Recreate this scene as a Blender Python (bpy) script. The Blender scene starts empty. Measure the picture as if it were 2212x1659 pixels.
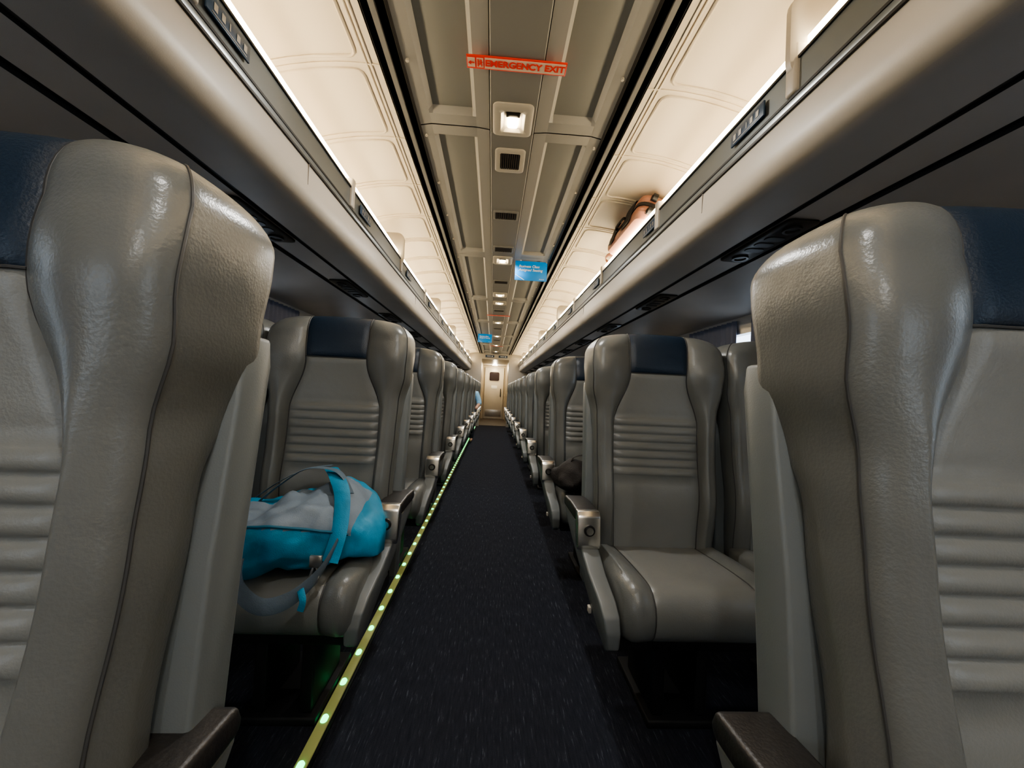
import bpy, bmesh, math, random
from mathutils import Vector, Matrix, noise
random.seed(4)
scn=bpy.context.scene
COL=scn.collection
CX,CZ=-0.025,1.03
# ---------------------------------------------------------------- materials
def mat(name,col,rough=0.5,metal=0.0,bump=None,var=None,emis=None,spec=None,coat=0):
    m=bpy.data.materials.new(name); m.use_nodes=True
    nt=m.node_tree; b=nt.nodes['Principled BSDF']
    b.inputs['Base Color'].default_value=(*col,1)
    b.inputs['Roughness'].default_value=rough
    b.inputs['Metallic'].default_value=metal
    if coat: b.inputs['Coat Weight'].default_value=coat
    if spec is not None: b.inputs['Specular IOR Level'].default_value=spec
    tc=nt.nodes.new('ShaderNodeTexCoord')
    if var:
        sc,amt=var
        n=nt.nodes.new('ShaderNodeTexNoise'); n.inputs['Scale'].default_value=sc; n.inputs['Detail'].default_value=3
        nt.links.new(tc.outputs['Object'],n.inputs['Vector'])
        r=nt.nodes.new('ShaderNodeValToRGB')
        r.color_ramp.elements[0].position=.3; r.color_ramp.elements[1].position=.7
        r.color_ramp.elements[0].color=(*[c*(1-amt) for c in col],1)
        r.color_ramp.elements[1].color=(*[min(1,c*(1+amt)) for c in col],1)
        nt.links.new(n.outputs['Fac'],r.inputs['Fac']); nt.links.new(r.outputs['Color'],b.inputs['Base Color'])
    if bump:
        prev=None
        for sc,st in bump:
            n=nt.nodes.new('ShaderNodeTexNoise'); n.inputs['Scale'].default_value=sc; n.inputs['Detail'].default_value=2
            nt.links.new(tc.outputs['Object'],n.inputs['Vector'])
            bp=nt.nodes.new('ShaderNodeBump'); bp.inputs['Strength'].default_value=st; bp.inputs['Distance'].default_value=0.01
            nt.links.new(n.outputs['Fac'],bp.inputs['Height'])
            if prev: nt.links.new(prev.outputs['Normal'],bp.inputs['Normal'])
            prev=bp
        nt.links.new(prev.outputs['Normal'],b.inputs['Normal'])
    if emis:
        b.inputs['Emission Color'].default_value=(*emis[0],1); b.inputs['Emission Strength'].default_value=emis[1]
    return m
M={}
M['leather']=mat('grey_leather',(.128,.133,.128),.31,bump=[(260,.07),(9,.35)],var=(4,.08))
M['leather2']=mat('grey_leather_insert',(.185,.190,.184),.35,bump=[(300,.07),(14,.25)],var=(4,.05))
M['navy']=mat('navy_leather',(.010,.022,.042),.4,bump=[(300,.12),(10,.2)])
M['piping']=mat('dark_piping',(.045,.045,.045),.5)
M['shell']=mat('grey_plastic_shell',(.14,.155,.16),.42,bump=[(500,.05)])
M['arm']=mat('grey_arm_plastic',(.15,.162,.165),.40,bump=[(500,.05)])
M['pad']=mat('brown_arm_pad',(.022,.020,.019),.4,bump=[(200,.1)])
M['chrome']=mat('brushed_metal',(.75,.72,.66),.25,1.0)
M['frame']=mat('dark_frame',(.005,.005,.006),.65)
M['black']=mat('black_plastic',(.008,.008,.009),.5)
M['ceil']=mat('cream_ceiling',(.66,.58,.46),.5,bump=[(300,.03)])
M['ceilc']=mat('grey_cream_ceiling',(.38,.365,.33),.5,bump=[(300,.03)])
M['ceilr']=mat('grey_ceiling_recess',(.28,.275,.25),.6,bump=[(600,.05)])
M['centre']=mat('grey_ceiling_centre',(.25,.24,.22),.55,bump=[(600,.05)])
M['track']=mat('dark_track',(.03,.025,.02),.4,.4)
M['alu']=mat('aluminium',(.45,.44,.42),.35,.9)
M['rackc']=mat('rack_cream',(.40,.365,.315),.42,bump=[(300,.03)])
M['rackg']=mat('rack_underside',(.38,.345,.32),.5,bump=[(500,.06)],var=(3,.08))
M['rail']=mat('rail_grey',(.22,.235,.235),.3,.6)
M['wall']=mat('wall_grey',(.52,.50,.47),.6,bump=[(400,.06)],var=(3,.05))
M['tube']=mat('lamp_tube',(1,.9,.7),.5,emis=((1,.81,.53),16))
M['lamp']=mat('ceiling_lamp',(1,.9,.7),.5,emis=((1,.80,.50),30))
M['white']=mat('white_print',(.85,.86,.85),.5)
M['signnavy']=mat('sign_navy',(.02,.05,.10),.4)
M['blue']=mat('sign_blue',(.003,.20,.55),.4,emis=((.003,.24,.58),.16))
M['red']=mat('sign_red',(.62,.025,.01),.5,emis=((.8,.04,.01),.10))
M['signw']=mat('sign_cream',(.80,.62,.48),.5)
M['vent']=mat('vent_brown',(.05,.037,.028),.6)
M['bezel']=mat('bezel',(.50,.46,.39),.4)
M['strip']=mat('photolum_strip',(.28,.30,.12),.5,emis=((.40,.40,.13),.12))
M['led']=mat('green_led',(.1,.9,.4),.3,emis=((.03,1,.30),2.6))
M['curtain']=mat('curtain_cloth',(.15,.17,.25),.9,bump=[(300,.2)])
M['teal']=mat('turquoise_nylon',(.012,.23,.40),.55,bump=[(400,.2),(18,.6)],var=(7,.20))
M['bagg']=mat('grey_nylon',(.16,.205,.26),.6,bump=[(400,.2),(18,.5)])
M['strapd']=mat('dark_teal_strap',(.015,.12,.20),.7)
M['strapg']=mat('slate_strap',(.10,.145,.19),.7,bump=[(300,.2)])
M['pink']=mat('copper_pink_shell',(.36,.17,.12),.34,bump=[(200,.05)])
M['bagb']=mat('black_cloth',(.014,.011,.010),.75,bump=[(200,.3),(20,.5)])
M['door']=mat('passage_beige',(.42,.36,.27),.4,.1)
M['doorl']=mat('door_leaf_grey',(.62,.58,.50),.35,.2)
M['glassd']=mat('dark_window_glass',(.03,.02,.02),.15)
M['skin']=mat('skin',(.55,.33,.24),.5)
M['shirt']=mat('light_blue_shirt',(.25,.48,.70),.8)
M['hair']=mat('hair',(.03,.02,.015),.6)
M['trouser']=mat('dark_trousers',(.02,.025,.04),.8)
g=bpy.data.materials.new('pane'); g.use_nodes=True
gb=g.node_tree.nodes['Principled BSDF']; gb.inputs['Base Color'].default_value=(.6,.7,.75,1); gb.inputs['Alpha'].default_value=.2; gb.inputs['Roughness'].default_value=.1
M['pane']=g
c=bpy.data.materials.new('navy_carpet'); c.use_nodes=True
nt=c.node_tree; b=nt.nodes['Principled BSDF']; b.inputs['Roughness'].default_value=.95; b.inputs['Specular IOR Level'].default_value=.15
tc=nt.nodes.new('ShaderNodeTexCoord'); mp=nt.nodes.new('ShaderNodeMapping'); mp.inputs['Scale'].default_value=(150,14,1)
n=nt.nodes.new('ShaderNodeTexNoise'); n.inputs['Scale'].default_value=1; n.inputs['Detail'].default_value=4; n.inputs['Roughness'].default_value=.7
r=nt.nodes.new('ShaderNodeValToRGB'); e=r.color_ramp.elements
e[0].position=.35; e[0].color=(.019,.021,.030,1); e[1].position=.80; e[1].color=(.19,.205,.24,1)
x=r.color_ramp.elements.new(.60); x.color=(.031,.035,.049,1)
nt.links.new(tc.outputs['Object'],mp.inputs['Vector']); nt.links.new(mp.outputs[0],n.inputs['Vector']); nt.links.new(n.outputs['Fac'],r.inputs['Fac']); nt.links.new(r.outputs[0],b.inputs['Base Color'])
n2=nt.nodes.new('ShaderNodeTexNoise'); n2.inputs['Scale'].default_value=400; nt.links.new(tc.outputs['Object'],n2.inputs['Vector'])
bp=nt.nodes.new('ShaderNodeBump'); bp.inputs['Strength'].default_value=.6; bp.inputs['Distance'].default_value=.01
nt.links.new(n2.outputs['Fac'],bp.inputs['Height']); nt.links.new(bp.outputs[0],b.inputs['Normal'])
M['carpet']=c
# ---------------------------------------------------------------- helpers
def mesh(name,verts,faces,mats,fm=None,smooth=True,angle=None):
    me=bpy.data.meshes.new(name); me.from_pydata([tuple(v) for v in verts],[],faces)
    if not isinstance(mats,(list,tuple)): mats=[mats]
    for m in mats: me.materials.append(M[m])
    if fm:
        for p,i in zip(me.polygons,fm): p.material_index=i
    bm=bmesh.new(); bm.from_mesh(me); bmesh.ops.recalc_face_normals(bm,faces=bm.faces[:]); bm.to_mesh(me); bm.free()
    if smooth:
        for p in me.polygons: p.use_smooth=True
        try: me.set_sharp_from_angle(angle=math.radians(angle or 40))
        except Exception: pass
    me.update(); return me
def obj(name,me,parent=None,loc=(0,0,0),rot=None,**kw):
    o=bpy.data.objects.new(name,me); COL.objects.link(o)
    o.location=loc
    if rot: o.rotation_euler=rot
    if parent: o.parent=parent
    for k,v in kw.items(): o[k]=v
    return o
def empty(name,loc,**kw):
    o=obj(name,None,None,loc,**kw); o.empty_display_size=.1; return o
class MB:
    def __init__(s): s.v=[];s.f=[];s.m=[]
    def add(s,v,f,mi=0):
        o=len(s.v); s.v+= [tuple(a) for a in v]; s.f+=[tuple(i+o for i in q) for q in f]; s.m+=[mi]*len(f); return s
    def box(s,x0,x1,y0,y1,z0,z1,mi=0):
        v=[(x0,y0,z0),(x1,y0,z0),(x1,y1,z0),(x0,y1,z0),(x0,y0,z1),(x1,y0,z1),(x1,y1,z1),(x0,y1,z1)]
        return s.add(v,[(0,1,2,3),(4,5,6,7),(0,1,5,4),(1,2,6,5),(2,3,7,6),(3,0,4,7)],mi)
    def mesh(s,name,mats,smooth=False,angle=None): return mesh(name,s.v,s.f,mats,s.m,smooth,angle)
def bevelled(me,w,seg=2,smooth=True):
    bm=bmesh.new(); bm.from_mesh(me)
    bmesh.ops.remove_doubles(bm,verts=bm.verts[:],dist=1e-5)
    ed=[e for e in bm.edges if len(e.link_faces)==2 and e.calc_face_angle(0)>math.radians(25)]
    bmesh.ops.bevel(bm,geom=ed,offset=w,segments=seg,affect='EDGES',profile=.5,clamp_overlap=True)
    bm.to_mesh(me); bm.free()
    if smooth:
        for p in me.polygons: p.use_smooth=True
        try: me.set_sharp_from_angle(angle=math.radians(50))
        except Exception: pass
    return me
def bbox(name,x0,x1,y0,y1,z0,z1,m,w=.005,seg=2):
    return bevelled(MB().box(x0,x1,y0,y1,z0,z1).mesh(name,m),w,seg)
def extr_yz(poly,x0,x1):
    n=len(poly); v=[(x0,a,b) for a,b in poly]+[(x1,a,b) for a,b in poly]
    f=[tuple(range(n)),tuple(range(n,2*n))]+[(i,(i+1)%n,n+(i+1)%n,n+i) for i in range(n)]
    return v,f
def extr_xz(poly,y0,y1,closed=True):
    n=len(poly); v=[(a,y0,b) for a,b in poly]+[(a,y1,b) for a,b in poly]
    f=[(i,(i+1)%n,n+(i+1)%n,n+i) for i in range(n if closed else n-1)]
    if closed: f+=[tuple(range(n)),tuple(range(n,2*n))]
    return v,f
def rrect(hw,hl,r,k=5):
    r=min(r,hw*.999,hl*.999); pts=[]
    for cx,cy,a0 in ((hw-r,hl-r,0),(-hw+r,hl-r,90),(-hw+r,-hl+r,180),(hw-r,-hl+r,270)):
        for i in range(k+1):
            a=math.radians(a0+90*i/k); pts.append((cx+r*math.cos(a),cy+r*math.sin(a)))
    return pts
def loft(loops,cap=True):
    v=[];f=[];n=None
    for hw,hl,r,z in loops:
        p=rrect(hw,hl,r); n=len(p); v+=[(a,b,z) for a,b in p]
    L=len(loops)
    for j in range(L-1):
        for i in range(n): f.append((j*n+i,j*n+(i+1)%n,(j+1)*n+(i+1)%n,(j+1)*n+i))
    if cap: f+=[tuple(range(n)),tuple(range((L-1)*n,L*n))]
    return v,f
def catmull(P,k=8):
    P=[Vector(p) for p in P]; out=[]
    for i in range(len(P)-1):
        a=P[max(i-1,0)];b=P[i];c=P[i+1];d=P[min(i+2,len(P)-1)]
        for j in range(k):
            t=j/k
            out.append(.5*((2*b)+(c-a)*t+(2*a-5*b+4*c-d)*t*t+(3*b-a-3*c+d)*t**3))
    out.append(P[-1]); return out
def tube(path,r,n=6,sx=1.0,wdir=None,closed=False):
    P=[Vector(p) for p in path]; v=[];f=[]; L=len(P)
    prev=None
    for i,p in enumerate(P):
        if closed: t=(P[(i+1)%L]-P[(i-1)%L])
        else: t=(P[min(i+1,L-1)]-P[max(i-1,0)])
        t.normalize()
        if wdir is not None:
            a=Vector(wdir)-t*t.dot(Vector(wdir))
            if a.length<.05: a=prev or t.orthogonal()
        else:
            a=(prev-t*t.dot(prev)) if prev is not None else t.orthogonal()
        a=a.normalized(); prev=a.copy(); b=t.cross(a)
        for k in range(n):
            th=2*math.pi*k/n
            v.append(p+a*r*math.cos(th)+b*r*sx*math.sin(th))
    m=L if closed else L-1
    for i in range(m):
        for k in range(n):
            j=(i+1)%L; f.append((i*n+k,i*n+(k+1)%n,j*n+(k+1)%n,j*n+k))
    if not closed: f+=[tuple(range(n)),tuple(range((L-1)*n,L*n))]
    return v,f
def cyl(cx,cy,cz,r,h,axis='z',n=20):
    v=[];f=[]
    for s in (0,1):
        for k in range(n):
            a=2*math.pi*k/n; u,w=r*math.cos(a),r*math.sin(a)
            v.append({'z':(cx+u,cy+w,cz+s*h),'y':(cx+u,cy+s*h,cz+w),'x':(cx+s*h,cy+u,cz+w)}[axis])
    f=[tuple(range(n)),tuple(range(n,2*n))]+[(k,(k+1)%n,n+(k+1)%n,n+k) for k in range(n)]
    return v,f
def text_mesh(txt,size,m,align='CENTER',bold=.0,shear=0):
    cu=bpy.data.curves.new('t','FONT'); cu.body=txt; cu.size=size; cu.align_x=align; cu.align_y='CENTER'; cu.offset=bold; cu.extrude=.0004; cu.shear=shear
    o=bpy.data.objects.new('t',cu); COL.objects.link(o)
    bpy.context.view_layer.update()
    me=bpy.data.meshes.new_from_object(o.evaluated_get(bpy.context.evaluated_depsgraph_get()))
    bpy.data.objects.remove(o); me.materials.clear(); me.materials.append(M[m]); return me
def sstep(a,b,x):
    t=max(0,min(1,(x-a)/(b-a))); return t*t*(3-2*t)
def lerp_tab(T,x):
    if x<=T[0][0]: return T[0][1]
    for (a,u),(b,w) in zip(T,T[1:]):
        if x<=b:
            t=(x-a)/(b-a); t=t*t*(3-2*t); return u+(w-u)*t
    return T[-1][1]
# ---------------------------------------------------------------- seat meshes
WT=[(.42,.226),(.70,.230),(.86,.234),(.97,.238),(1.08,.258),(1.16,.262),(1.22,.258)]
WI=[(.42,.160),(.70,.168),(.93,.168),(1.12,.112),(1.30,.118)]
def yF(z):
    y=.44+(z-.48)*.085
    y-=.016*math.exp(-((z-.66)/.10)**2)
    y-=.034*math.exp(-((z-1.17)/.12)**2)
    return y
RZ0,RZ1,NR=.735,.955,7
rp=(RZ1-RZ0)/NR
levels=[]
z=.42
while z<RZ0-.01: levels.append((z,0)); z+=.028
for i in range(NR*8+1): levels.append((RZ0+i*rp/8,0))
z=RZ1+.02
while z<1.12: levels.append((z,0)); z+=.022
levels+=[(1.122,0),(1.127,0),(1.13,0),(1.133,0),(1.138,0)]
z=1.155
while z<1.205: levels.append((z,0)); z+=.02
for i in range(0,9): levels.append((1.208,math.radians(90*i/8)))
nB,nA,nC,nS,nD,nE=9,9,6,4,4,4
def section(z,phi):
    W=lerp_tab(WT,z); wi=lerp_tab(WI,z); th=lerp_tab([(.42,.09),(.9,.095),(1.05,.16),(1.2,.185)],z)
    y0=yF(z); yb=y0+th
    bol=lerp_tab([(.42,.018),(.6,.036),(.9,.040),(1.0,.040),(1.1,.034),(1.22,.022)],z)
    c=math.cos(phi); s=math.sin(phi)
    W2=W-.050*(1-c); wi2=wi
    zz=z+.07*s
    pts=[]
    def yshr(y):
        mid=(y0+yb)/2; return mid+(y-mid)*(.42+.58*c) if phi>0 else y
    for i in range(nB+1):
        u=i/nB; x=wi2*u
        y=y0+.004*u*u
        if RZ0-1e-6<=z<=RZ1+1e-6 and phi==0:
            q=abs(math.sin(math.pi*(z-RZ0)/rp))**.55
            e=1-sstep(.82,1,u)
            y+= -.009*q*e+.004*e
        if phi==0: y+=.006*math.exp(-((z-1.13)/.004)**2)*(1-u**6)
        y+=.006*math.exp(-((1-u)/.06)**2)
        pts.append((x,y))
    rc=.040
    xe=W2-rc
    for i in range(1,nA+1):
        u=i/nA; x=wi2+(xe-wi2)*u
        y=y0+.004-bol*max(0,math.sin(math.pi*min(1,u*.60)))**.9
        y+=.006*math.exp(-(u/.06)**2)
        pts.append((x,y))
    ye=pts[-1][1]
    for i in range(1,nC+1):
        a=math.pi/2*i/nC
        pts.append((xe+rc*math.sin(a), ye+rc*(1-math.cos(a))))
    ys=pts[-1][1]; rb=.03; yend=yb-rb
    for i in range(1,nS+1):
        u=i/nS; pts.append((W2+.004*math.sin(math.pi*u), ys+(yend-ys)*u))
    for i in range(1,nD+1):
        a=math.pi/2*i/nD; pts.append((W2-rb*(1-math.cos(a)), yend+rb*math.sin(a)))
    xl=pts[-1][0]
    for i in range(1,nE+1): pts.append((xl*(1-i/nE), yb))
    out=[]
    for x,y in pts:
        dome=.014*(1-(x/W)**2)*s
        out.append((x,yshr(y),zz+dome-.02*s*(abs(x)/W)**4))
    return out
half=[section(z,p) for z,p in levels]
nh=len(half[0]); ring=2*nh-2
V=[]
for h in half:
    V+=h
    V+=[(-x,y,z) for x,y,z in h[1:-1][::-1]]
def ridx(j,i): return j*ring+(i%ring)
F_b=[];F_i=[];F_n=[]
for j in range(len(levels)-1):
    zm=(levels[j][0]+levels[j+1][0])/2
    for i in range(ring):
        q=(ridx(j,i),ridx(j,i+1),ridx(j+1,i+1),ridx(j+1,i))
        if i<nB or i>=ring-nB:
            (F_n if zm>1.13 else F_i).append(q)
        else: F_b.append(q)
L=len(levels)-1
def sub(F,name,m):
    used={};vv=[];ff=[]
    for q in F:
        t=[]
        for a in q:
            if a not in used: used[a]=len(vv); vv.append(V[a])
            t.append(used[a])
        ff.append(tuple(t))
    me=bpy.data.meshes.new(name); me.from_pydata(vv,[],ff); me.materials.append(M[m])
    bm=bmesh.new(); bm.from_mesh(me); bmesh.ops.remove_doubles(bm,verts=bm.verts[:],dist=1e-6)
    bmesh.ops.recalc_face_normals(bm,faces=bm.faces[:])
    bm.to_mesh(me); bm.free()
    for p in me.polygons: p.use_smooth=True
    return me
bk=nh-1
navpoly=[ridx(L,-i) for i in range(nB,0,-1)]+[ridx(L,i) for i in range(0,nB+1)]+[ridx(L,bk-2),ridx(L,bk-1),ridx(L,bk),ridx(L,bk+1),ridx(L,bk+2)]
F_n.append(tuple(navpoly))
F_b.append(tuple([ridx(L,i) for i in range(nB,bk-1)]))
F_b.append(tuple([ridx(L,-i) for i in range(nB,bk-1)]))
F_b.append(tuple(ridx(0,i) for i in range(ring)))
ME={}
ME['backrest']=sub(F_b,'backrest','leather')
ME['back_cushion']=sub(F_i,'back_cushion','leather2')
ME['headrest_cover']=sub(F_n,'headrest_cover','navy')
mb=MB()
for sgn in (1,-1):
    p=[(sgn*h[nB][0],h[nB][1]-.001,h[nB][2]) for h in half]; mb.add(*tube(p,.0026))
    k=nB+nA+nC-1
    p=[(sgn*(h[k][0]+.0005),h[k][1]-.0005,h[k][2]) for h in half]; mb.add(*tube(p,.0018))
hz=[h for h,(zz,_) in zip(half,levels) if abs(zz-1.13)<1e-4][0]
p=[(-x,y-.003,z) for x,y,z in hz[1:nB+1][::-1]]+[(x,y-.003,z) for x,y,z in hz[:nB+1]]
mb.add(*tube(p,.0018))
ME['piping']=mb.mesh('piping','piping',True)
def ybk(z): return yF(z)+lerp_tab([(.42,.09),(.9,.095),(1.05,.13)],z)
prof=[(ybk(.45)-.02,.30),(ybk(.5)-.012,.5),(ybk(.8)-.012,.8),(ybk(1.0)-.02,1.0),(ybk(1.0)-.01,1.09),(ybk(1.0)+.045,1.09),(ybk(1.0)+.05,1.05),(ybk(.8)+.055,.8),(ybk(.5)+.055,.5),(ybk(.45)+.04,.30)]
v,f=extr_yz(prof,-.255,.255)
ME['back_shell']=bevelled(mesh('back_shell',v,f,'shell',smooth=False),.006,2)
def cushion():
    loop=[]
    for i in range(11): loop.append((.47-.33*i/10,.468+.020*math.sin(math.pi*.5*i/10)))
    for i in range(1,12):
        a=math.pi*(i/11)*.97; loop.append((.14-.080*math.sin(a)**.8 if a<math.pi/2 else .14-.080*math.sin(a)**.6, .410+.078*math.cos(a)))
    loop+=[(.25,.332),(.36,.332),(.47,.332)]
    cy=.27;cz=.41
    xs=[-.243,-.238,-.228,-.214,-.195,-.18,-.165,-.158,-.15,-.135,-.1,-.05,0]
    xs=xs+[-a for a in xs[:-1][::-1]]
    v=[];n=len(loop)
    for x in xs:
        d=.243-abs(x); r=.035
        s=0 if d>=r else r-math.sqrt(max(0,r*r-(r-d)**2))
        b=.012*math.exp(-((abs(x)-.2)/.03)**2) -.006*math.exp(-((abs(x)-.158)/.006)**2)
        for (y,z) in loop:
            dv=Vector((y-cy,z-cz)); l=dv.length
            nx=max(.0,1-s/l)
            zz=cz+(z-cz)*nx+(b if z>.45 else 0)
            v.append((x,cy+(y-cy)*nx - (b*.6 if y<.12 else 0),zz))
    fo=[];fi=[]
    for i in range(len(xs)-1):
        xm=abs(xs[i]+xs[i+1])/2
        for k in range(n):
            q=(i*n+k,i*n+(k+1)%n,(i+1)*n+(k+1)%n,(i+1)*n+k)
            (fi if (xm<.158 and k<21) else fo).append(q)
    fo.append(tuple(range(n))); fo.append(tuple(range((len(xs)-1)*n,len(xs)*n)))
    return v,fo,fi,xs,n
v,fo,fi,xs,n=cushion()
V=v
ME['seat_cushion']=sub(fo,'seat_cushion','leather')
ME['cushion_panel']=sub(fi,'cushion_panel','leather2')
for nm,i in (('cp1',7),('cp2',len(xs)-8)):
    ME[nm]=mesh('cushion_piping',*tube([Vector(v[i*n+k])+Vector((0,-.001,.001)) for k in range(0,22)],.0022),'piping')
mb=MB()
mb.box(-.235,.235,.14,.50,.28,.335)
mb.box(-.09,-.05,.22,.44,.025,.29); mb.box(.05,.09,.22,.44,.025,.29)
mb.box(-.11,.11,.20,.50,.0,.025)
ME['seat_frame']=bevelled(mb.mesh('seat_frame','frame'),.006,2)
poly=[(.345,.515),(.24,.462),(.13,.432),(.088,.405),(.075,.365),(.085,.315),(.12,.292),(.20,.315),(.33,.385),(.46,.46),(.56,.53),(.58,.585),(.345,.585)]
for sd,nm in ((1,'arm_r'),(-1,'arm_l')):
    v,f=extr_yz(poly,-.038,.038)
    v=[(x+ (sd*(.585-z)*.15 if x*sd<0 else 0),y,z) for x,y,z in v]
    ME[nm]=bevelled(mesh('armrest',v,f,'arm',smooth=False),.007,3)
v,f=extr_yz([(.352,.586),(.575,.584),(.585,.60),(.575,.622),(.46,.630),(.352,.626)],-.041,.041)
ME['armrest_pad']=bevelled(mesh('armrest_pad',v,f,'pad',smooth=False),.008,3)
v,f=extr_yz([(.372,.627),(.372,.58),(.350,.515),(.322,.500),(.316,.515),(.326,.612),(.342,.630)],-.0405,.0405)
ME['armrest_cap']=bevelled(mesh('armrest_cap',v,f,'chrome',smooth=False),.005,2)
mb=MB(); mb.add(*cyl(0,.314,.568,.019,.012,'y',24),1); mb.add(*cyl(0,.309,.568,.0125,.012,'y',24),0)
ME['recline_button']=mb.mesh('recline_button',['chrome','black'],True)
v,f=cyl(0,0,0,.017,.006,'y',24)
v=[Matrix.Rotation(math.radians(-62),4,'X')@Vector(a)+Vector((0,.225,.452)) for a in v]
ME['screw_cover']=mesh('screw_cover',v,f,'arm')
ME['release_lever']=bbox('release_lever',-.005,.005,.25,.27,.325,.345,'rackc',.002)
# ---------------------------------------------------------------- place seats
def seat(cx,yb,side,aisle,detail,label):
    e=empty('passenger_seat',(cx,yb,0),label=label,category='seat',group='rows of grey leather train seats')
    def p(n,par=None,loc=(0,0,0),nm=None): return obj(nm or n,ME[n],par or e,loc)
    p('back_shell'); p('seat_frame')
    br=p('backrest'); p('headrest_cover',br)['label']='navy leather headrest cover'; p('back_cushion',br)
    if detail: p('piping',br)
    sc=p('seat_cushion'); p('cushion_panel',sc)
    if detail: p('cp1',sc,nm='cushion_piping'); p('cp2',sc,nm='cushion_piping')
    if aisle:
        a=p('arm_r' if side>0 else 'arm_l',None,(.33-cx if side>0 else -.362-cx,0,0),'armrest')
        p('armrest_pad',a); p('armrest_cap',a)['label']='silver metal armrest end cap'
        if detail:
            p('recline_button',a); p('screw_cover',a)
            if side>0: p('release_lever',a,(-.005,0,0))
    return e
SX=.618; WX=1.152
for side in (-1,1):
    for k in range(0,11):
        yb=-.068 if k==0 else 1.0+(k-1)*.98
        if yb+.75>11.2: continue
        nm='aisle-side grey leather train seat with navy headrest panel and ribbed back'
        if k==1 and side==-1: nm='aisle-side grey leather train seat holding a turquoise backpack'
        if k==2 and side==1: nm='aisle-side grey leather train seat with a dark bag on it'
        seat(side*(SX-(.012 if (k==0 and side<0) else 0)),yb,side,True,k<7,nm)
        if k>0: seat(side*WX,yb,side,False,k<5,'window-side grey leather train seat beside the curtained window')
# ---------------------------------------------------------------- room shell
Y0,Y1=-2.6,11.35
XW=1.455
def S(name,me): return obj(name,me,kind='structure')
S('floor',MB().box(-1.5,1.5,Y0,14.7,-.05,0).mesh('floor','carpet'))
WC=[2.2+1.84*k for k in range(-2,5)]
ZB,ZT=.86,1.48
for side,nm in ((-1,'wall_left'),(1,'wall_right')):
    mb=MB(); a,b_=(XW,XW+.07)
    def bx(y0,y1,z0,z1):
        x0,x1=sorted((side*a,side*b_)); mb.box(x0,x1,y0,y1,z0,z1)
    bx(Y0,Y1,0,ZB); bx(Y0,Y1,ZT,2.25)
    ys=[Y0]
    for c_ in WC: ys+=[c_-.62,c_+.62]
    ys.append(Y1)
    for i in range(0,len(ys),2):
        if ys[i+1]>ys[i]: bx(ys[i],ys[i+1],ZB,ZT)
    S(nm,mb.mesh(nm,'wall'))
wi=1
for side in (-1,1):
    for c_ in WC:
        mb=MB(); x0,x1=sorted((side*(XW+.03),side*(XW+.035))); mb.box(x0,x1,c_-.62,c_+.62,ZB,ZT,0)
        x0,x1=sorted((side*(XW-.003),side*(XW+.045)))
        mb.box(x0,x1,c_-.62,c_-.59,ZB,ZT,1);mb.box(x0,x1,c_+.59,c_+.62,ZB,ZT,1);mb.box(x0,x1,c_-.62,c_+.62,ZB,ZB+.03,1);mb.box(x0,x1,c_-.62,c_+.62,ZT-.03,ZT,1)
        S('window_%d'%wi,mb.mesh('window',['pane','alu'])); wi+=1
def curtain(w,h):
    nx=90; v=[];f=[]
    for j in range(9):
        zz=-h*j/8
        for i in range(nx+1):
            u=i/nx; yy=(u-.5)*w
            xx=.010*math.sin(u*math.pi*2*11+.6*math.sin(u*17))*(.8+.3*j/8)
            v.append((xx,yy,zz))
    for j in range(8):
        for i in range(nx): f.append((j*(nx+1)+i,j*(nx+1)+i+1,(j+1)*(nx+1)+i+1,(j+1)*(nx+1)+i))
    return mesh('curtain',v,f,'curtain',angle=180)
cm=curtain(.56,.66)
for side in (-1,1):
    for c_ in WC[1:]:
        for s in (-1,1):
            obj('curtain',cm,None,(side*1.438,c_+s*.35,1.535),label='dark blue-grey pleated curtain hanging at the train window',category='curtain',group='pleated window curtains')
mb=MB()
mb.box(-1.5,-.40,Y1,Y1+.05,0,2.25); mb.box(.40,1.5,Y1,Y1+.05,0,2.25); mb.box(-.40,.40,Y1,Y1+.05,1.98,2.25)
S('wall_front',mb.mesh('wf','rackc'))
S('wall_back',MB().box(-1.5,1.5,Y0-.05,Y0,0,2.25).mesh('wb','wall'))
S('wall_passage_left',MB().box(-.50,-.44,Y1+.05,14.6,0,2.02).mesh('wp','door'))
S('wall_passage_right',MB().box(.44,.50,Y1+.05,14.6,0,2.02).mesh('wp','door'))
S('ceiling_passage',MB().box(-.5,.5,Y1+.05,14.6,2.0,2.05).mesh('cp','rackc'))
S('floor_passage',MB().box(-.44,.44,Y1+.3,14.55,0,.006).mesh('fp','vent'))
S('wall_end',MB().box(-.5,.5,14.55,14.6,0,2.0).mesh('we','door'))
d=obj('door_1',bbox('door_leaf',-.36,.36,14.50,14.55,.01,1.93,'doorl',.01),None,kind='structure')
v,f=loft([(.22,.20,.07,0),(.22,.20,.07,.012),(.19,.17,.06,.012),(.19,.17,.06,.004)])
obj('door_window',mesh('door_window',v,f,'bezel'),d,(0,14.50,1.60),(math.radians(90),0,0))
v,f=loft([(.185,.165,.055,0),(.185,.165,.055,.008)])
obj('window_glass',mesh('window_glass',v,f,'glassd'),d,(0,14.499,1.60),(math.radians(90),0,0))
obj('door_handle',bbox('door_handle',.24,.27,14.46,14.50,.85,1.15,'track'),d)
obj('kick_plate',bbox('kick_plate',-.30,.30,14.49,14.50,.10,.35,'alu',.003),d)
obj('door_sign',bbox('door_sign',-.10,.12,14.49,14.50,1.14,1.26,'white',.002),d)
v,f=loft([(.09,.05,.03,0),(.09,.05,.03,-.02)])
o=empty('passage_lamp',(0,13.9,2.0),label='small lit ceiling lamp in the end passage',category='lamp')
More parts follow.
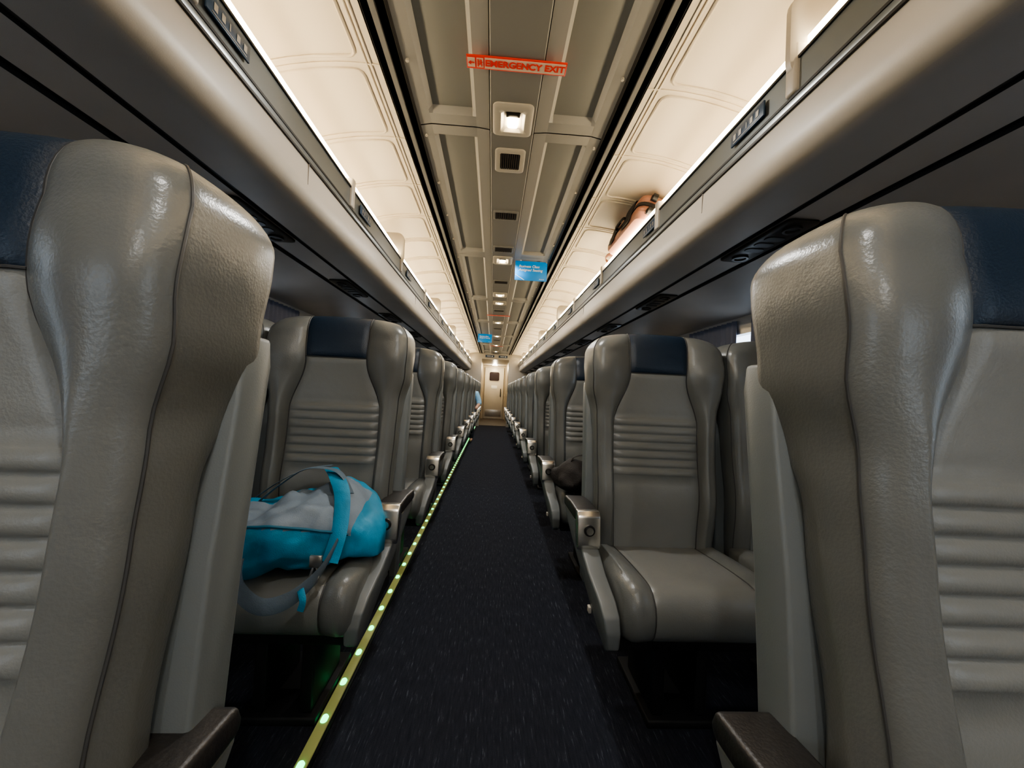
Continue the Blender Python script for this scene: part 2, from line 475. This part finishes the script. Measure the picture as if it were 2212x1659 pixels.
obj('lamp_diffuser',mesh('lamp_diffuser',v,f,'lamp'),o)
obj('lamp_base',mesh('lamp_base',*loft([(.11,.07,.03,.003),(.11,.07,.03,-.006)]),'bezel'),o)
for x_,t in ((-.17,0),(.22,0)):
    o=obj('direction_sign',bbox('direction_sign',-.13,.13,-.008,0,-.035,.035,'signnavy',.002),None,(x_,Y1,2.07),label='small navy sign with white print above the end doorway',category='sign',group='signs above the doorway')
    mb=MB(); mb.box(-.08,.03,-.0095,-.008,-.006,.010); mb.box(.05,.09,-.0095,-.008,-.012,.012)
    obj('sign_print',mb.mesh('sign_print','white'),o)
# ---------------------------------------------------------------- ceiling
mb=MB()
seams=[1.62+1.53*k for k in range(-3,8)]
ZC=2.15
cur=[(.470,2.148),(.50,2.150),(.56,2.150),(.62,2.147),(.70,2.138),(.78,2.122),(.86,2.10),(.95,2.07),(1.05,2.03),(1.15,1.98),(1.27,1.91),(1.455,1.79)]
for side in (-1,1):
    for a,b_ in zip(seams[:-1],seams[1:]):
        if a>Y1: break
        a2=max(a,Y0)+.003; b2=min(b_,Y1)-.003
        if b2-a2<.3: continue
        xs=[.095,.15,.165,.325,.34,.39]; ys=[a2,a2+.06,a2+.08,b2-.08,b2-.06,b2]
        v=[]
        for j,y in enumerate(ys):
            for i,x in enumerate(xs):
                inn=(2<=i<=3 and 2<=j<=3)
                v.append((side*x,y,ZC-(.0 if i<5 else .01)-(.006 if i==0 else 0)+(.022 if inn else 0)))
        for j in range(5):
            for i in range(5):
                mb.add([v[j*6+i],v[j*6+i+1],v[(j+1)*6+i+1],v[(j+1)*6+i]],[(0,1,2,3)],1 if (i==2 and j==2) else 0)
        mb.add([(side*.095,b2,ZC+.004),(side*.39,b2,ZC+.004),(side*.39,b2+.006,ZC+.004),(side*.095,b2+.006,ZC+.004)],[(0,1,2,3)],3)
    v,f=extr_xz([(side*.39,ZC-.012),(side*.39,ZC+.03),(side*.425,ZC+.03),(side*.425,ZC-.012)],Y0,Y1,False); mb.add(v,f,3)
    v,f=extr_xz([(side*.422,ZC-.010),(side*.424,ZC-.017),(side*.442,ZC-.017),(side*.444,ZC-.010)],Y0,Y1,False); mb.add(v,f,5)
    v,f=extr_xz([(side*.440,ZC-.012),(side*.440,ZC+.03),(side*.472,ZC+.03),(side*.472,ZC-.012)],Y0,Y1,False); mb.add(v,f,3)
    v,f=extr_xz([(side*.384,ZC-.012),(side*.392,ZC-.018),(side*.396,ZC-.012)],Y0,Y1,True); mb.add(v,f,3)
    v,f=extr_xz([(side*a,b_) for a,b_ in cur],Y0,Y1,False); mb.add(v,f,4)
    v,f=extr_xz([(side*.0935,ZC-.012),(side*.0935,ZC+.004),(side*.097,ZC+.004)],Y0,Y1,False); mb.add(v,f,3)
for a,b_ in zip(seams[:-1],seams[1:]):
    a2=max(a,Y0); b2=min(b_,Y1)
    if b2<=a2: continue
    v,f=extr_xz([(-.093,ZC-.010),(-.088,ZC-.016),(.088,ZC-.016),(.093,ZC-.010)],a2+.002,b2-.002,False); mb.add(v,f,2)
mb.box(-1.53,1.53,Y0,Y1,2.25,2.30,0)
S('ceiling',mb.mesh('ceiling',['ceilc','ceilr','centre','track','ceil','alu'],True,20))
def onc(side,s,y,off=.0):
    for (a,u),(b_,w) in zip(cur,cur[1:]):
        if a<=s<=b_: return Vector((side*s,y,u+(w-u)*(s-a)/(b_-a)-off))
    return Vector((side*s,y,cur[-1][1]))
PP=.39
ti=1
for side in (-1,1):
    mb=MB()
    y=1.34-PP*9
    while y<Y1-.1:
        ya,yb_=max(y,Y0)+.026,y+PP-.026
        if yb_-ya>.2:
            xa,xb=.545,.98
            rr=rrect((xb-xa)/2,(yb_-ya)/2,.03,3)
            R=[]
            for i in range(len(rr)):
                p=Vector(rr[i]);q=Vector(rr[(i+1)%len(rr)]); nseg=max(1,int((q-p).length/.06))
                for t in range(nseg): R.append(p+(q-p)*t/nseg)
            loop=[onc(side,(xa+xb)/2+p.x,(ya+yb_)/2+p.y,.0) for p in R]
            mb.add(*tube(loop,.0062,6,1,closed=True))
        mb.add(*tube([onc(side,s,y,0) for s in [.475+.05*i for i in range(11)]],.004,4))
        y+=PP
    for s in (.505,.520):
        mb.add(*tube([onc(side,s,Y0,0),onc(side,s,Y1,0)],.0045,6))
    S('trim_%d'%ti,mb.mesh('trim','ceil',True,60)); ti+=1
mb=MB()
for side in (-1,1):
    for k in range(-4,26):
        yy=1.30+.383*k
        if yy<Y0 or yy>Y1-.1: continue
        mb.add(*cyl(side*.372,yy,ZC-.014,.006,.010,'z',10))
S('trim_%d'%ti,mb.mesh('studs','bezel',True)); ti+=1
# ---------------------------------------------------------------- luggage racks
for side in (-1,1):
    R=empty('luggage_rack',(side*1.0,(Y0+Y1)/2,1.65),label='long cream overhead luggage rack with lit lip along the car wall',category='luggage rack',group='overhead luggage racks')
    off=Vector((-side*1.0,-(Y0+Y1)/2,-1.65))
    def rp_(name,me,lab=None):
        o=obj(name,me,R,off)
        if lab:o['label']=lab
        return o
    poly=[(.700,1.715),(.703,1.690),(.712,1.668),(.73,1.655),(.755,1.648),(.89,1.648),(.892,1.655),(.912,1.655),(.914,1.648),(1.03,1.646),(1.032,1.655),(1.052,1.653),(1.055,1.640),(1.453,1.555),(1.453,1.785),(1.38,1.80),(1.20,1.87),(.735,1.87),(.735,1.79),(.703,1.79)]
    v,f=extr_xz([(side*a,b_) for a,b_ in poly],Y0+.002,Y1-.002,True)
    n=len(poly); fm=[]
    for i in range(n): fm.append(0 if (i<3 or i>=14) else 1)
    fm+=[0,0]
    for i in (5,6,7,9,10,11): fm[i]=2
    rp_('rack_shelf',mesh('rack_shelf',v,f,['rackc','rackg','black'],fm,True,35))
    mb=MB()
    v,f=extr_xz([(side*a,b_) for a,b_ in [(.700,1.792),(.734,1.792),(.734,1.915),(.718,1.920),(.700,1.915),(.702,1.905),(.702,1.815),(.698,1.810),(.698,1.797)]],Y0+.003,Y1-.003); mb.add(v,f,0)
    for zz in (1.786,1.812,1.904):
        x0,x1=sorted((side*.6965,side*.71)); mb.box(x0,x1,Y0+.003,Y1-.003,zz,zz+.007,1)
    rp_('rack_rail',mb.mesh('rack_rail',['rail','black'],True,30),'grey metal rack rail')
    mb=MB(); x0,x1=sorted((side*.722,side*.740)); mb.box(x0,x1,Y0+.05,Y1-.05,1.935,1.965)
    rp_('lamp_tube',mb.mesh('lamp_tube','tube'),'glowing warm fluorescent strip')
    mb=MB(); x0,x1=sorted((side*.716,side*.745)); mb.box(x0,x1,Y0+.05,Y1-.05,1.918,1.935)
    rp_('lamp_holder',mb.mesh('lamp_holder','rackc'))
    k=0
    yy=.82-1.84
    while yy<Y1-.2:
        big = (k%2==1) if side==1 else (k%2==0)
        if side==1 and abs(yy-.82)<.01: big=True
        if side==1 and yy>1.5: big=(k%2==0)
        y2=.93 if (side==1 and abs(yy-.82)<.01) else yy
        rp_('rack_bracket',bbox('rack_bracket',*sorted((side*.690,side*.7425)),y2-.018,y2+.018,1.82,1.95,'rackc',.008,3))
        if big and abs(yy-1.74)>.05 and not (side==1 and 1.5<yy<2.8):
            vv,ff=loft([(.145,.105,.045,-.016),(.155,.115,.05,-.008),(.155,.115,.05,.008),(.145,.105,.045,.016)])
            me=mesh('rack_divider',[Matrix.Rotation(math.radians(90),4,'X')@Vector(a) for a in vv],ff,'rackc')
            obj('rack_divider',me,R,Vector((side*.838,y2,1.972))+off)
        yy+=.92; k+=1
    mb=MB()
    yy=1.35-1.84
    while yy<Y1:
        x0,x1=sorted((side*.6985,side*.702)); mb.box(x0,x1,yy,yy+.002,1.715,1.79)
        yy+=1.84
    rp_('joint_strip',mb.mesh('joint_strip','rackg'))
for side in (-1,1):
    for k in range(0,10):
        yy=.93+.98*k
        if side==1:
            yy=1.10 if k==0 else .84+.98*k
        o=obj('seat_number_plate',bbox('seat_number_plate',-.003,.003,-.075,.075,-.022,.022,'signnavy',.002),None,(side*.694,yy+.0,1.862),label='navy seat number plate with white pictograms on the rack rail',category='sign',group='seat number plates')
        mb=MB(); xx=-side*.0035
        x0,x1=sorted((xx,xx-side*.0008))
        for a in (-.055,-.03,-.004,.022,.048):
            mb.box(x0,x1,a,a+.012 if a!=-.004 else a+.004,-.009,.009)
        mb.box(x0,x1,-.06,.06,-.017,-.015)
        obj('plate_print',mb.mesh('plate_print','alu'),o)
for side in (-1,1):
    for k in range(0,10):
        yy=(1.52 if side<0 else 1.40)+.98*k
        o=obj('reading_light_panel',None,None,(side*.972,yy,1.645),label='dark reading light and call panel under the rack',category='reading light',group='reading light panels')
        obj('panel_plate',mesh('panel_plate',*loft([(.056,.20,.02,0),(.056,.20,.02,-.006),(.052,.194,.018,-.009)]),'track'),o)
        mb=MB()
        for a in (-.055,0,.055):
            v,f=loft([(.034,.018,.015,-.009),(.034,.018,.015,-.012)]); mb.add([(p[0],p[1]+a,p[2]) for p in v],f,0)
        obj('panel_vent',mb.mesh('panel_vent','black',True),o)
        for a in (-.14,.14):
            v,f=loft([(.03,.03,.03,-.009),(.03,.03,.03,-.016),(.022,.022,.022,-.016),(.02,.02,.02,-.011)])
            obj('reading_lamp',mesh('reading_lamp',[(p[0],p[1]+a,p[2]) for p in v],f,'track'),o)
# ---------------------------------------------------------------- ceiling fixtures
ZS=ZC-.016
lamp_b=mesh('lamp_housing',*loft([(.080,.092,.022,.0),(.080,.092,.022,-.006),(.072,.084,.02,-.012),(.048,.060,.014,-.012),(.038,.050,.012,-.002)]),'bezel')
lamp_c=mesh('lamp_bulb',*loft([(.020,.030,.008,0),(.020,.030,.008,-.008),(.016,.026,.006,-.010)]),'lamp')
lamp_k=bbox('lamp_trim',-.028,.028,-.045,-.022,-.009,-.002,'track',.003)
def spot(x,y,z,p,r=.02):
    l=bpy.data.lights.new('lamp_light','SPOT'); l.energy=p; l.color=(.98,.97,.94); l.spot_size=math.radians(172); l.spot_blend=.5; l.shadow_soft_size=r
    o=bpy.data.objects.new('lamp_light',l); o.location=(x,y,z); COL.objects.link(o)
for yy in (-1.4,-.1,1.535,3.2,4.35,4.75,6.1,7.6,9.1,10.5):
    o=empty('ceiling_lamp',(0,yy,ZS),label='square recessed ceiling lamp with bright warm bulb',category='ceiling lamp',group='ceiling lamps')
    obj('lamp_housing',lamp_b,o); obj('lamp_bulb',lamp_c,o,(0,.006,-.002)); obj('lamp_trim',lamp_k,o)
    if yy!=4.75: spot(0,yy+.006,ZS-.02,{-1.4:18,-.1:13}.get(yy,18))
vent_b=mesh('vent_frame',*loft([(.070,.092,.022,.0),(.070,.092,.022,-.006),(.064,.086,.02,-.010),(.048,.066,.010,-.010),(.045,.062,.010,-.003)]),'bezel')
vent_w=mesh('vent_frame',*loft([(.078,.060,.012,.0),(.078,.060,.012,-.005),(.072,.054,.01,-.008),(.066,.046,.008,-.008),(.064,.044,.008,-.003)]),'centre')
def slats(hw,hl):
    mb=MB(); mb.box(-hw,hw,-hl,hl,-.0035,-.003,1)
    n=9
    for i in range(n):
        a=-hw+2*hw*(i+.25)/n; mb.box(a,a+hw/n,-hl,hl,-.008,-.003,0)
    return mb.mesh('vent_grille',['vent','black'])
g1=slats(.044,.060); g2=slats(.062,.042)
for i,yy in enumerate((1.81,2.38,2.95,3.84,5.2,6.7,8.2)):
    o=empty('ceiling_vent',(0,yy,ZS),label='small brown slatted air vent in the ceiling strip',category='vent',group='ceiling air vents')
    obj('vent_frame',vent_b if i==0 else vent_w,o); obj('vent_grille',g1 if i==0 else g2,o)
def exit_sign(y,z=ZS-.004):
    o=obj('emergency_exit_sign',bbox('emergency_exit_sign',-.168,.168,-.026,.026,-.002,.002,'red',.001),None,(0.0,y,z),label='red and cream EMERGENCY EXIT sign with arrow on the ceiling',category='sign',group='emergency exit signs')
    obj('sign_face',MB().box(-.108,.164,-.021,.021,-.003,-.002).mesh('sign_face','signw'),o)
    r=(math.pi,0,0)
    obj('sign_text',text_mesh('EMERGENCY EXIT',.0335,'red',bold=.0010),o,(.028,0,-.0036),r)
    mb=MB(); mb.box(-.165,-.140,-.018,.018,-.003,-.002,0); mb.box(-.135,-.112,-.018,.018,-.003,-.002,0)
    mb.box(-.157,-.142,-.002,.002,-.0042,-.003,1)
    mb.add([(-.163,0,-.0042),(-.153,-.009,-.0042),(-.153,.009,-.0042)],[(0,1,2)],1)
    mb.box(-.132,-.128,-.014,.014,-.0042,-.003,1)
    mb.add(*cyl(-.120,-.011,-.0042,.003,.001,'z',10),1)
    mb.box(-.1225,-.1175,-.007,.004,-.0042,-.003,1); mb.box(-.126,-.114,-.005,-.003,-.0042,-.003,1)
    mb.box(-.126,-.121,.003,.006,-.0042,-.003,1); mb.box(-.119,-.116,.003,.013,-.0042,-.003,1)
    obj('sign_symbol',mb.mesh('sign_symbol',['signw','red']),o)
exit_sign(1.27); exit_sign(5.55); exit_sign(9.3)
def class_sign(x,y):
    o=obj('seating_sign',bbox('seating_sign',-.135,.135,-.0015,.0015,-.082,.082,'blue',.001),None,(x,y,ZC-.088),label='blue card sign reading Business Class Assigned Seating hung from ceiling',category='sign',group='blue seating signs')
    r=(math.pi/2,0,0)
    obj('sign_text',text_mesh('Business Class\nAssigned Seating',.030,'white','LEFT',.0006,.2),o,(-.105,-.0025,.022),r)
    mb=MB(); mb.add([(-.135,-.0022,-.03),(-.135,-.0022,-.034),(-.06,-.0022,-.079),(-.052,-.0022,-.079)],[(0,1,2,3)])
    obj('sign_line',mb.mesh('sign_line','white'),o)
    obj('sign_logo',text_mesh('Amtrak',.014,'white','LEFT'),o,(.07,-.0025,-.066),r)
class_sign(.245,3.22); class_sign(-.235,7.5)
# ---------------------------------------------------------------- floor path strip
SXX=-.488
path=empty('path_light_strip',(SXX,4,0),label='yellow-green glowing floor path strip with green lights',category='floor light')
obj('strip_base',bbox('strip_base',-.016,.016,-4.4,7.2,.0,.008,'strip',.002),path)
lm=mesh('path_light',*loft([(.010,.015,.009,.008),(.008,.013,.008,.013)]),'led')
yy=1.07-.15*2; cnt=0
while yy<11:
    obj('path_light',lm,path,(0,yy-4,0)); yy+=.15; cnt+=1
S('trim_%d'%ti,MB().box(-.466,-.460,Y0,Y1,.0,.006).mesh('t','black')); ti+=1
# ---------------------------------------------------------------- turquoise backpack
B=empty('backpack',(-.60,1.24,.494),label='turquoise and grey backpack lying on its side on the seat',category='backpack')
v=[];nu,nv=72,80
def bagp(u,vv):
    x=-.36+.61*u
    e=min(1,(1-abs(2*u-1)**3.2))**.5
    hy=(.155+.02*math.sin(u*3))*e; hz=lerp_tab([(0,.058),(.35,.078),(.75,.108),(1,.095)],u)*e
    a=2*math.pi*vv
    ca,sa=math.cos(a),math.sin(a)
    y=hy*math.copysign(abs(ca)**.75,ca); z=hz*math.copysign(abs(sa)**.8,sa)
    yc=lerp_tab([(0,-.08),(.5,-.055),(1,.03)],u)
    p=Vector((x,y+yc,z+hz*1.0))
    rid=1-abs(noise.noise(Vector((p.x*7,p.y*14,p.z*10))))*2.2
    nn=noise.noise(p*9)*.022+noise.noise(p*22+Vector((3,1,2)))*.012-max(0,rid)*.012
    d=Vector((0,ca,sa)); p+=d*nn*e
    p.z+=max(0,(p.y))*0.35
    p.z=max(p.z,.010)
    return p
for i in range(nu+1):
    for j in range(nv): v.append(bagp(i/nu,j/nv))
f=[]
for i in range(nu):
    for j in range(nv):
        f.append((i*nv+j,i*nv+(j+1)%nv,(i+1)*nv+(j+1)%nv,(i+1)*nv+j))
V=v
ft=[];fg=[]
for q in f:
    i=q[0]//nv; j=q[0]%nv; u=i/nu; a=j/nv
    hi=.36+.10*sstep(.35,.8,u)
    (fg if (.30<u<.88 and .13+.10*(1-u)<a<hi) else ft).append(q)
obj('bag_body',sub(ft,'bag_body','teal'),B); obj('bag_panel',sub(fg,'bag_panel','bagg'),B)['label']='grey upper panel'
mb=MB()
pp=[bagp(.30+.58*t/20,.36+.10*sstep(.35,.8,.30+.58*t/20))+Vector((0,-.003,.003)) for t in range(21)]
mb.add(*tube(pp,.004))
obj('bag_zip',mb.mesh('bag_zip','strapd',True),B)
def strap(name,pts,w,m,wd,par=B): return obj(name,mesh(name,*tube(catmull(pts),w,8,.15,wd),m),par)
strap('shoulder_strap',[(-.16,.02,.14),(-.10,.05,.20),(-.02,.05,.255),(.07,.03,.262),(.12,.0,.245),(.155,-.02,.20)],.014,'strapg',(0,1,0))
strap('side_strap',[(.04,.10,.25),(.10,.0,.242),(.145,-.07,.205),(.165,-.13,.13),(.155,-.16,.05)],.022,'teal',(1,0,0))
strap('padded_strap',[(-.03,-.245,.09),(-.015,-.268,.03),(.04,-.272,-.01),(.10,-.255,.0),(.145,-.205,.04),(.165,-.14,.10)],.022,'bagg',(.3,0,1))
strap('hanging_strap',[(-.045,-.235,.07),(-.048,-.268,.0),(-.042,-.270,-.12),(-.055,-.265,-.24),(-.065,-.260,-.31)],.011,'strapd',(1,0,0))
strap('grab_loop',[(-.22,.06,.12),(-.14,.10,.19),(-.05,.11,.24),(.04,.10,.26)],.010,'strapg',(0,1,0))
strap('strap_end',[(.12,-.245,.02),(.135,-.262,.0),(.13,-.262,-.025)],.008,'teal',(1,0,0))
mb=MB(); mb.add(*tube(catmull([(.135,-.20,.06),(.145,-.205,.03),(.135,-.21,.012),(.125,-.208,.03),(.13,-.20,.06)]),.003)); mb.box(.12,.15,-.205,-.197,.055,.085)
obj('buckle',bevelled(mb.mesh('buckle','alu'),.001,1),B)
mb=MB(); mb.add(*tube([(.02,-.19,.09),(.06,-.185,.12),(.08,-.17,.14)],.004)); obj('zip_pull',mb.mesh('zip_pull','strapd',True),B)
# ---------------------------------------------------------------- dark bag on seat
o=empty('dark_bag',(.47,2.11,.498),label='small crumpled dark brown bag on the seat',category='bag')
v=[];f=[];nu=24
for i in range(nu+1):
    th=math.pi*i/nu
    for j in range(32):
        a=2*math.pi*j/32
        p=Vector((.14*math.sin(th)*math.cos(a),.13*math.sin(th)*math.sin(a),.085*math.cos(th)+.085))
        p+=p.normalized()*(noise.noise(p*14)*.04)
        p.z=max(p.z,.003); v.append(p)
for i in range(nu):
    for j in range(32): f.append((i*32+j,i*32+(j+1)%32,(i+1)*32+(j+1)%32,(i+1)*32+j))
obj('bag_body',mesh('bag_body',v,f,'bagb'),o)
obj('bag_handle',mesh('bag_handle',*tube(catmull([(-.06,-.03,.15),(-.04,-.04,.20),(.03,-.04,.21),(.06,-.03,.16)]),.010,8,.3,(0,1,0)),'bagb'),o)
# ---------------------------------------------------------------- suitcase in rack
Sx=empty('suitcase',(.842,2.24,1.936),label='copper-pink hard-shell suitcase with black straps in the overhead rack',category='suitcase')
Sx.rotation_euler=(0,math.radians(19),0)
H=.135
ll=[(.165,.27,.05,.0),(.175,.283,.055,.012),(.18,.290,.06,.03)]
for i in range(0,6): ll.append((.18 if i%2 else .176,.29 if i%2 else .286,.06,.035+.013*i))
ll+=[(.18,.29,.06,.108),(.175,.283,.055,.125),(.165,.27,.05,H)]
obj('suitcase_shell',mesh('suitcase_shell',*loft(ll),'pink'),Sx)
obj('suitcase_band',mesh('suitcase_band',*loft([(.1825,.2925,.06,.062),(.1825,.2925,.06,.080)]),'black'),Sx)
for a,b_ in ((-.12,.03),(.12,.03),(-.12,.105),(.12,.105)):
    mb=MB(); mb.add(*cyl(a-.012,-.305,b_,.020,.024,'x',16)); mb.box(a-.016,a+.016,-.302,-.28,b_-.012,b_+.012)
    obj('wheel',mb.mesh('wheel','black',True),Sx)
obj('carry_handle',mesh('carry_handle',*tube(catmull([(-.18,-.07,.07),(-.20,-.06,.07),(-.20,.06,.07),(-.18,.07,.07)]),.010,8,.5,(0,0,1)),'bagb'),Sx)
for yv,ww in ((-.11,.075),(.15,.055)):
    obj('luggage_strap',mesh('luggage_strap',*tube([(-.1835,yv,.01),(-.1845,yv,.125),(-.165,yv,H+.003),(.15,yv,H+.003)],ww,6,.04,(0,1,0)),'bagb'),Sx)
bb=empty('duffel_bag',(.868,2.72,1.872),label='soft dark brown bag in the overhead rack beside the suitcase',category='bag')
v=[]
for i in range(nu+1):
    th=math.pi*i/nu
    for j in range(32):
        a=2*math.pi*j/32
        st=math.sin(th)**.6; ct=math.copysign(abs(math.cos(th))**.7,math.cos(th))
        p=Vector((.112*st*math.cos(a),.15*st*math.sin(a),.088*ct+.092)); p+=p.normalized()*noise.noise(p*12)*.02; p.z=max(p.z,.003); v.append(p)
obj('bag_body',mesh('bag_body',v,f,'bagb'),bb)
obj('bag_handle',mesh('bag_handle',*tube(catmull([(-.08,-.08,.15),(-.12,-.04,.17),(-.12,.04,.17),(-.08,.08,.15)]),.012,8,.3,(0,0,1)),'pink'),bb)
# ---------------------------------------------------------------- seated person
def mk_skin(name,m,V_,E_,rad,parent):
    me=bpy.data.meshes.new(name); me.from_pydata(V_,E_,[]); me.materials.append(M[m])
    o=obj(name,me,parent); md=o.modifiers.new('skin','SKIN'); md.use_smooth_shade=True
    if not me.skin_vertices:
        bm=bmesh.new(); bm.from_mesh(me); bm.verts.layers.skin.verify(); bm.to_mesh(me); bm.free()
    for i,r_ in enumerate(rad): me.skin_vertices[0].data[i].radius=r_ if isinstance(r_,tuple) else (r_,r_)
    me.skin_vertices[0].data[0].use_root=True
    s=o.modifiers.new('sub','SUBSURF'); s.levels=1; s.render_levels=2
    return o
py=1.0+.98*7
P=empty('person',(-.52,py+.28,.50),label='seated person in light blue shirt with elbow over the armrest',category='person')
V_=[(0,.02,.10),(0,.03,.28),(0,.04,.45),(0,.04,.56),(0,.02,.63),(0,.005,.70),(0,.0,.77),
 (.15,.03,.47),(.225,-.03,.27),(.17,-.20,.18),(.17,-.28,.17),
 (-.16,.03,.47),(-.20,.0,.24),(-.10,-.18,.16),(-.08,-.25,.15),
 (.09,.0,.08),(.10,-.36,.09),(.10,-.37,-.22),(.10,-.36,-.44),(.10,-.46,-.46),
 (-.09,.0,.08),(-.10,-.36,.09),(-.10,-.37,-.22),(-.10,-.36,-.44),(-.10,-.46,-.46)]
E_=[(0,1),(1,2),(2,3),(3,4),(4,5),(5,6),(2,7),(7,8),(8,9),(9,10),(2,11),(11,12),(12,13),(13,14),(0,15),(15,16),(16,17),(17,18),(18,19),(0,20),(20,21),(21,22),(22,23),(23,24)]
rad=[.11,.115,.115,.05,.07,.085,.06,.055,.042,.03,.035,.055,.042,.03,.035,.08,.06,.05,.035,.03,.08,.06,.05,.035,.03]
mk_skin('body','skin',V_,E_,rad,P)
mk_skin('shirt','shirt',[V_[i] for i in (0,1,2,7,8,11,12)]+[(.20,-.09,.245),(-.17,-.05,.21)],[(0,1),(1,2),(2,3),(3,4),(2,5),(5,6),(4,7),(6,8)],[.125,.13,.125,.07,.058,.07,.058,.055,.055],P)
mk_skin('trousers','trouser',[V_[i] for i in (0,15,16,17,18,20,21,22,23)],[(0,1),(1,2),(2,3),(3,4),(0,5),(5,6),(6,7),(7,8)],[.12,.09,.072,.06,.05,.09,.072,.06,.05],P)
mk_skin('hair','hair',[(0,.03,.70),(0,.02,.80)],[(0,1)],[.085,.07],P)
mb=MB()
for s in (-1,1): mb.add(*cyl(s*.03,-.082,.695,.008,.006,'y',10),0)
mb.box(-.02,.02,-.08,-.076,.645,.651,0)
obj('face_features',mb.mesh('face_features','hair'),P)
# ---------------------------------------------------------------- lights
w=bpy.data.worlds.new('world'); scn.world=w; w.use_nodes=True
w.node_tree.nodes['Background'].inputs[0].default_value=(.70,.84,1,1); w.node_tree.nodes['Background'].inputs[1].default_value=3.0
pl=bpy.data.lights.new('passage','POINT'); pl.energy=14; pl.color=(1,.84,.60); pl.shadow_soft_size=.05
po=bpy.data.objects.new('passage_light',pl); po.location=(0,13.9,1.9); COL.objects.link(po)
# ---------------------------------------------------------------- camera
f_=831.0
cd=bpy.data.cameras.new('cam'); cd.sensor_width=36; cd.sensor_fit='HORIZONTAL'; cd.lens=f_/2212*36; cd.clip_start=.02
cam=bpy.data.objects.new('camera',cd); COL.objects.link(cam)
Fv=Vector(((1065-1106)/f_,-(846-829.5)/f_,-1)).normalized()
Uv=Vector((math.sin(.05),math.cos(.05),0)); Uv=(Uv-Fv*Uv.dot(Fv)).normalized()
Xv=Fv.cross(Uv)
R3=Matrix((Xv,Fv,Uv))
cam.matrix_world=Matrix.Translation((CX,0,CZ))@R3.to_4x4()
scn.camera=cam
scn.view_settings.view_transform='AgX'
scn.view_settings.look='AgX - Medium High Contrast'
scn.view_settings.exposure=1.05
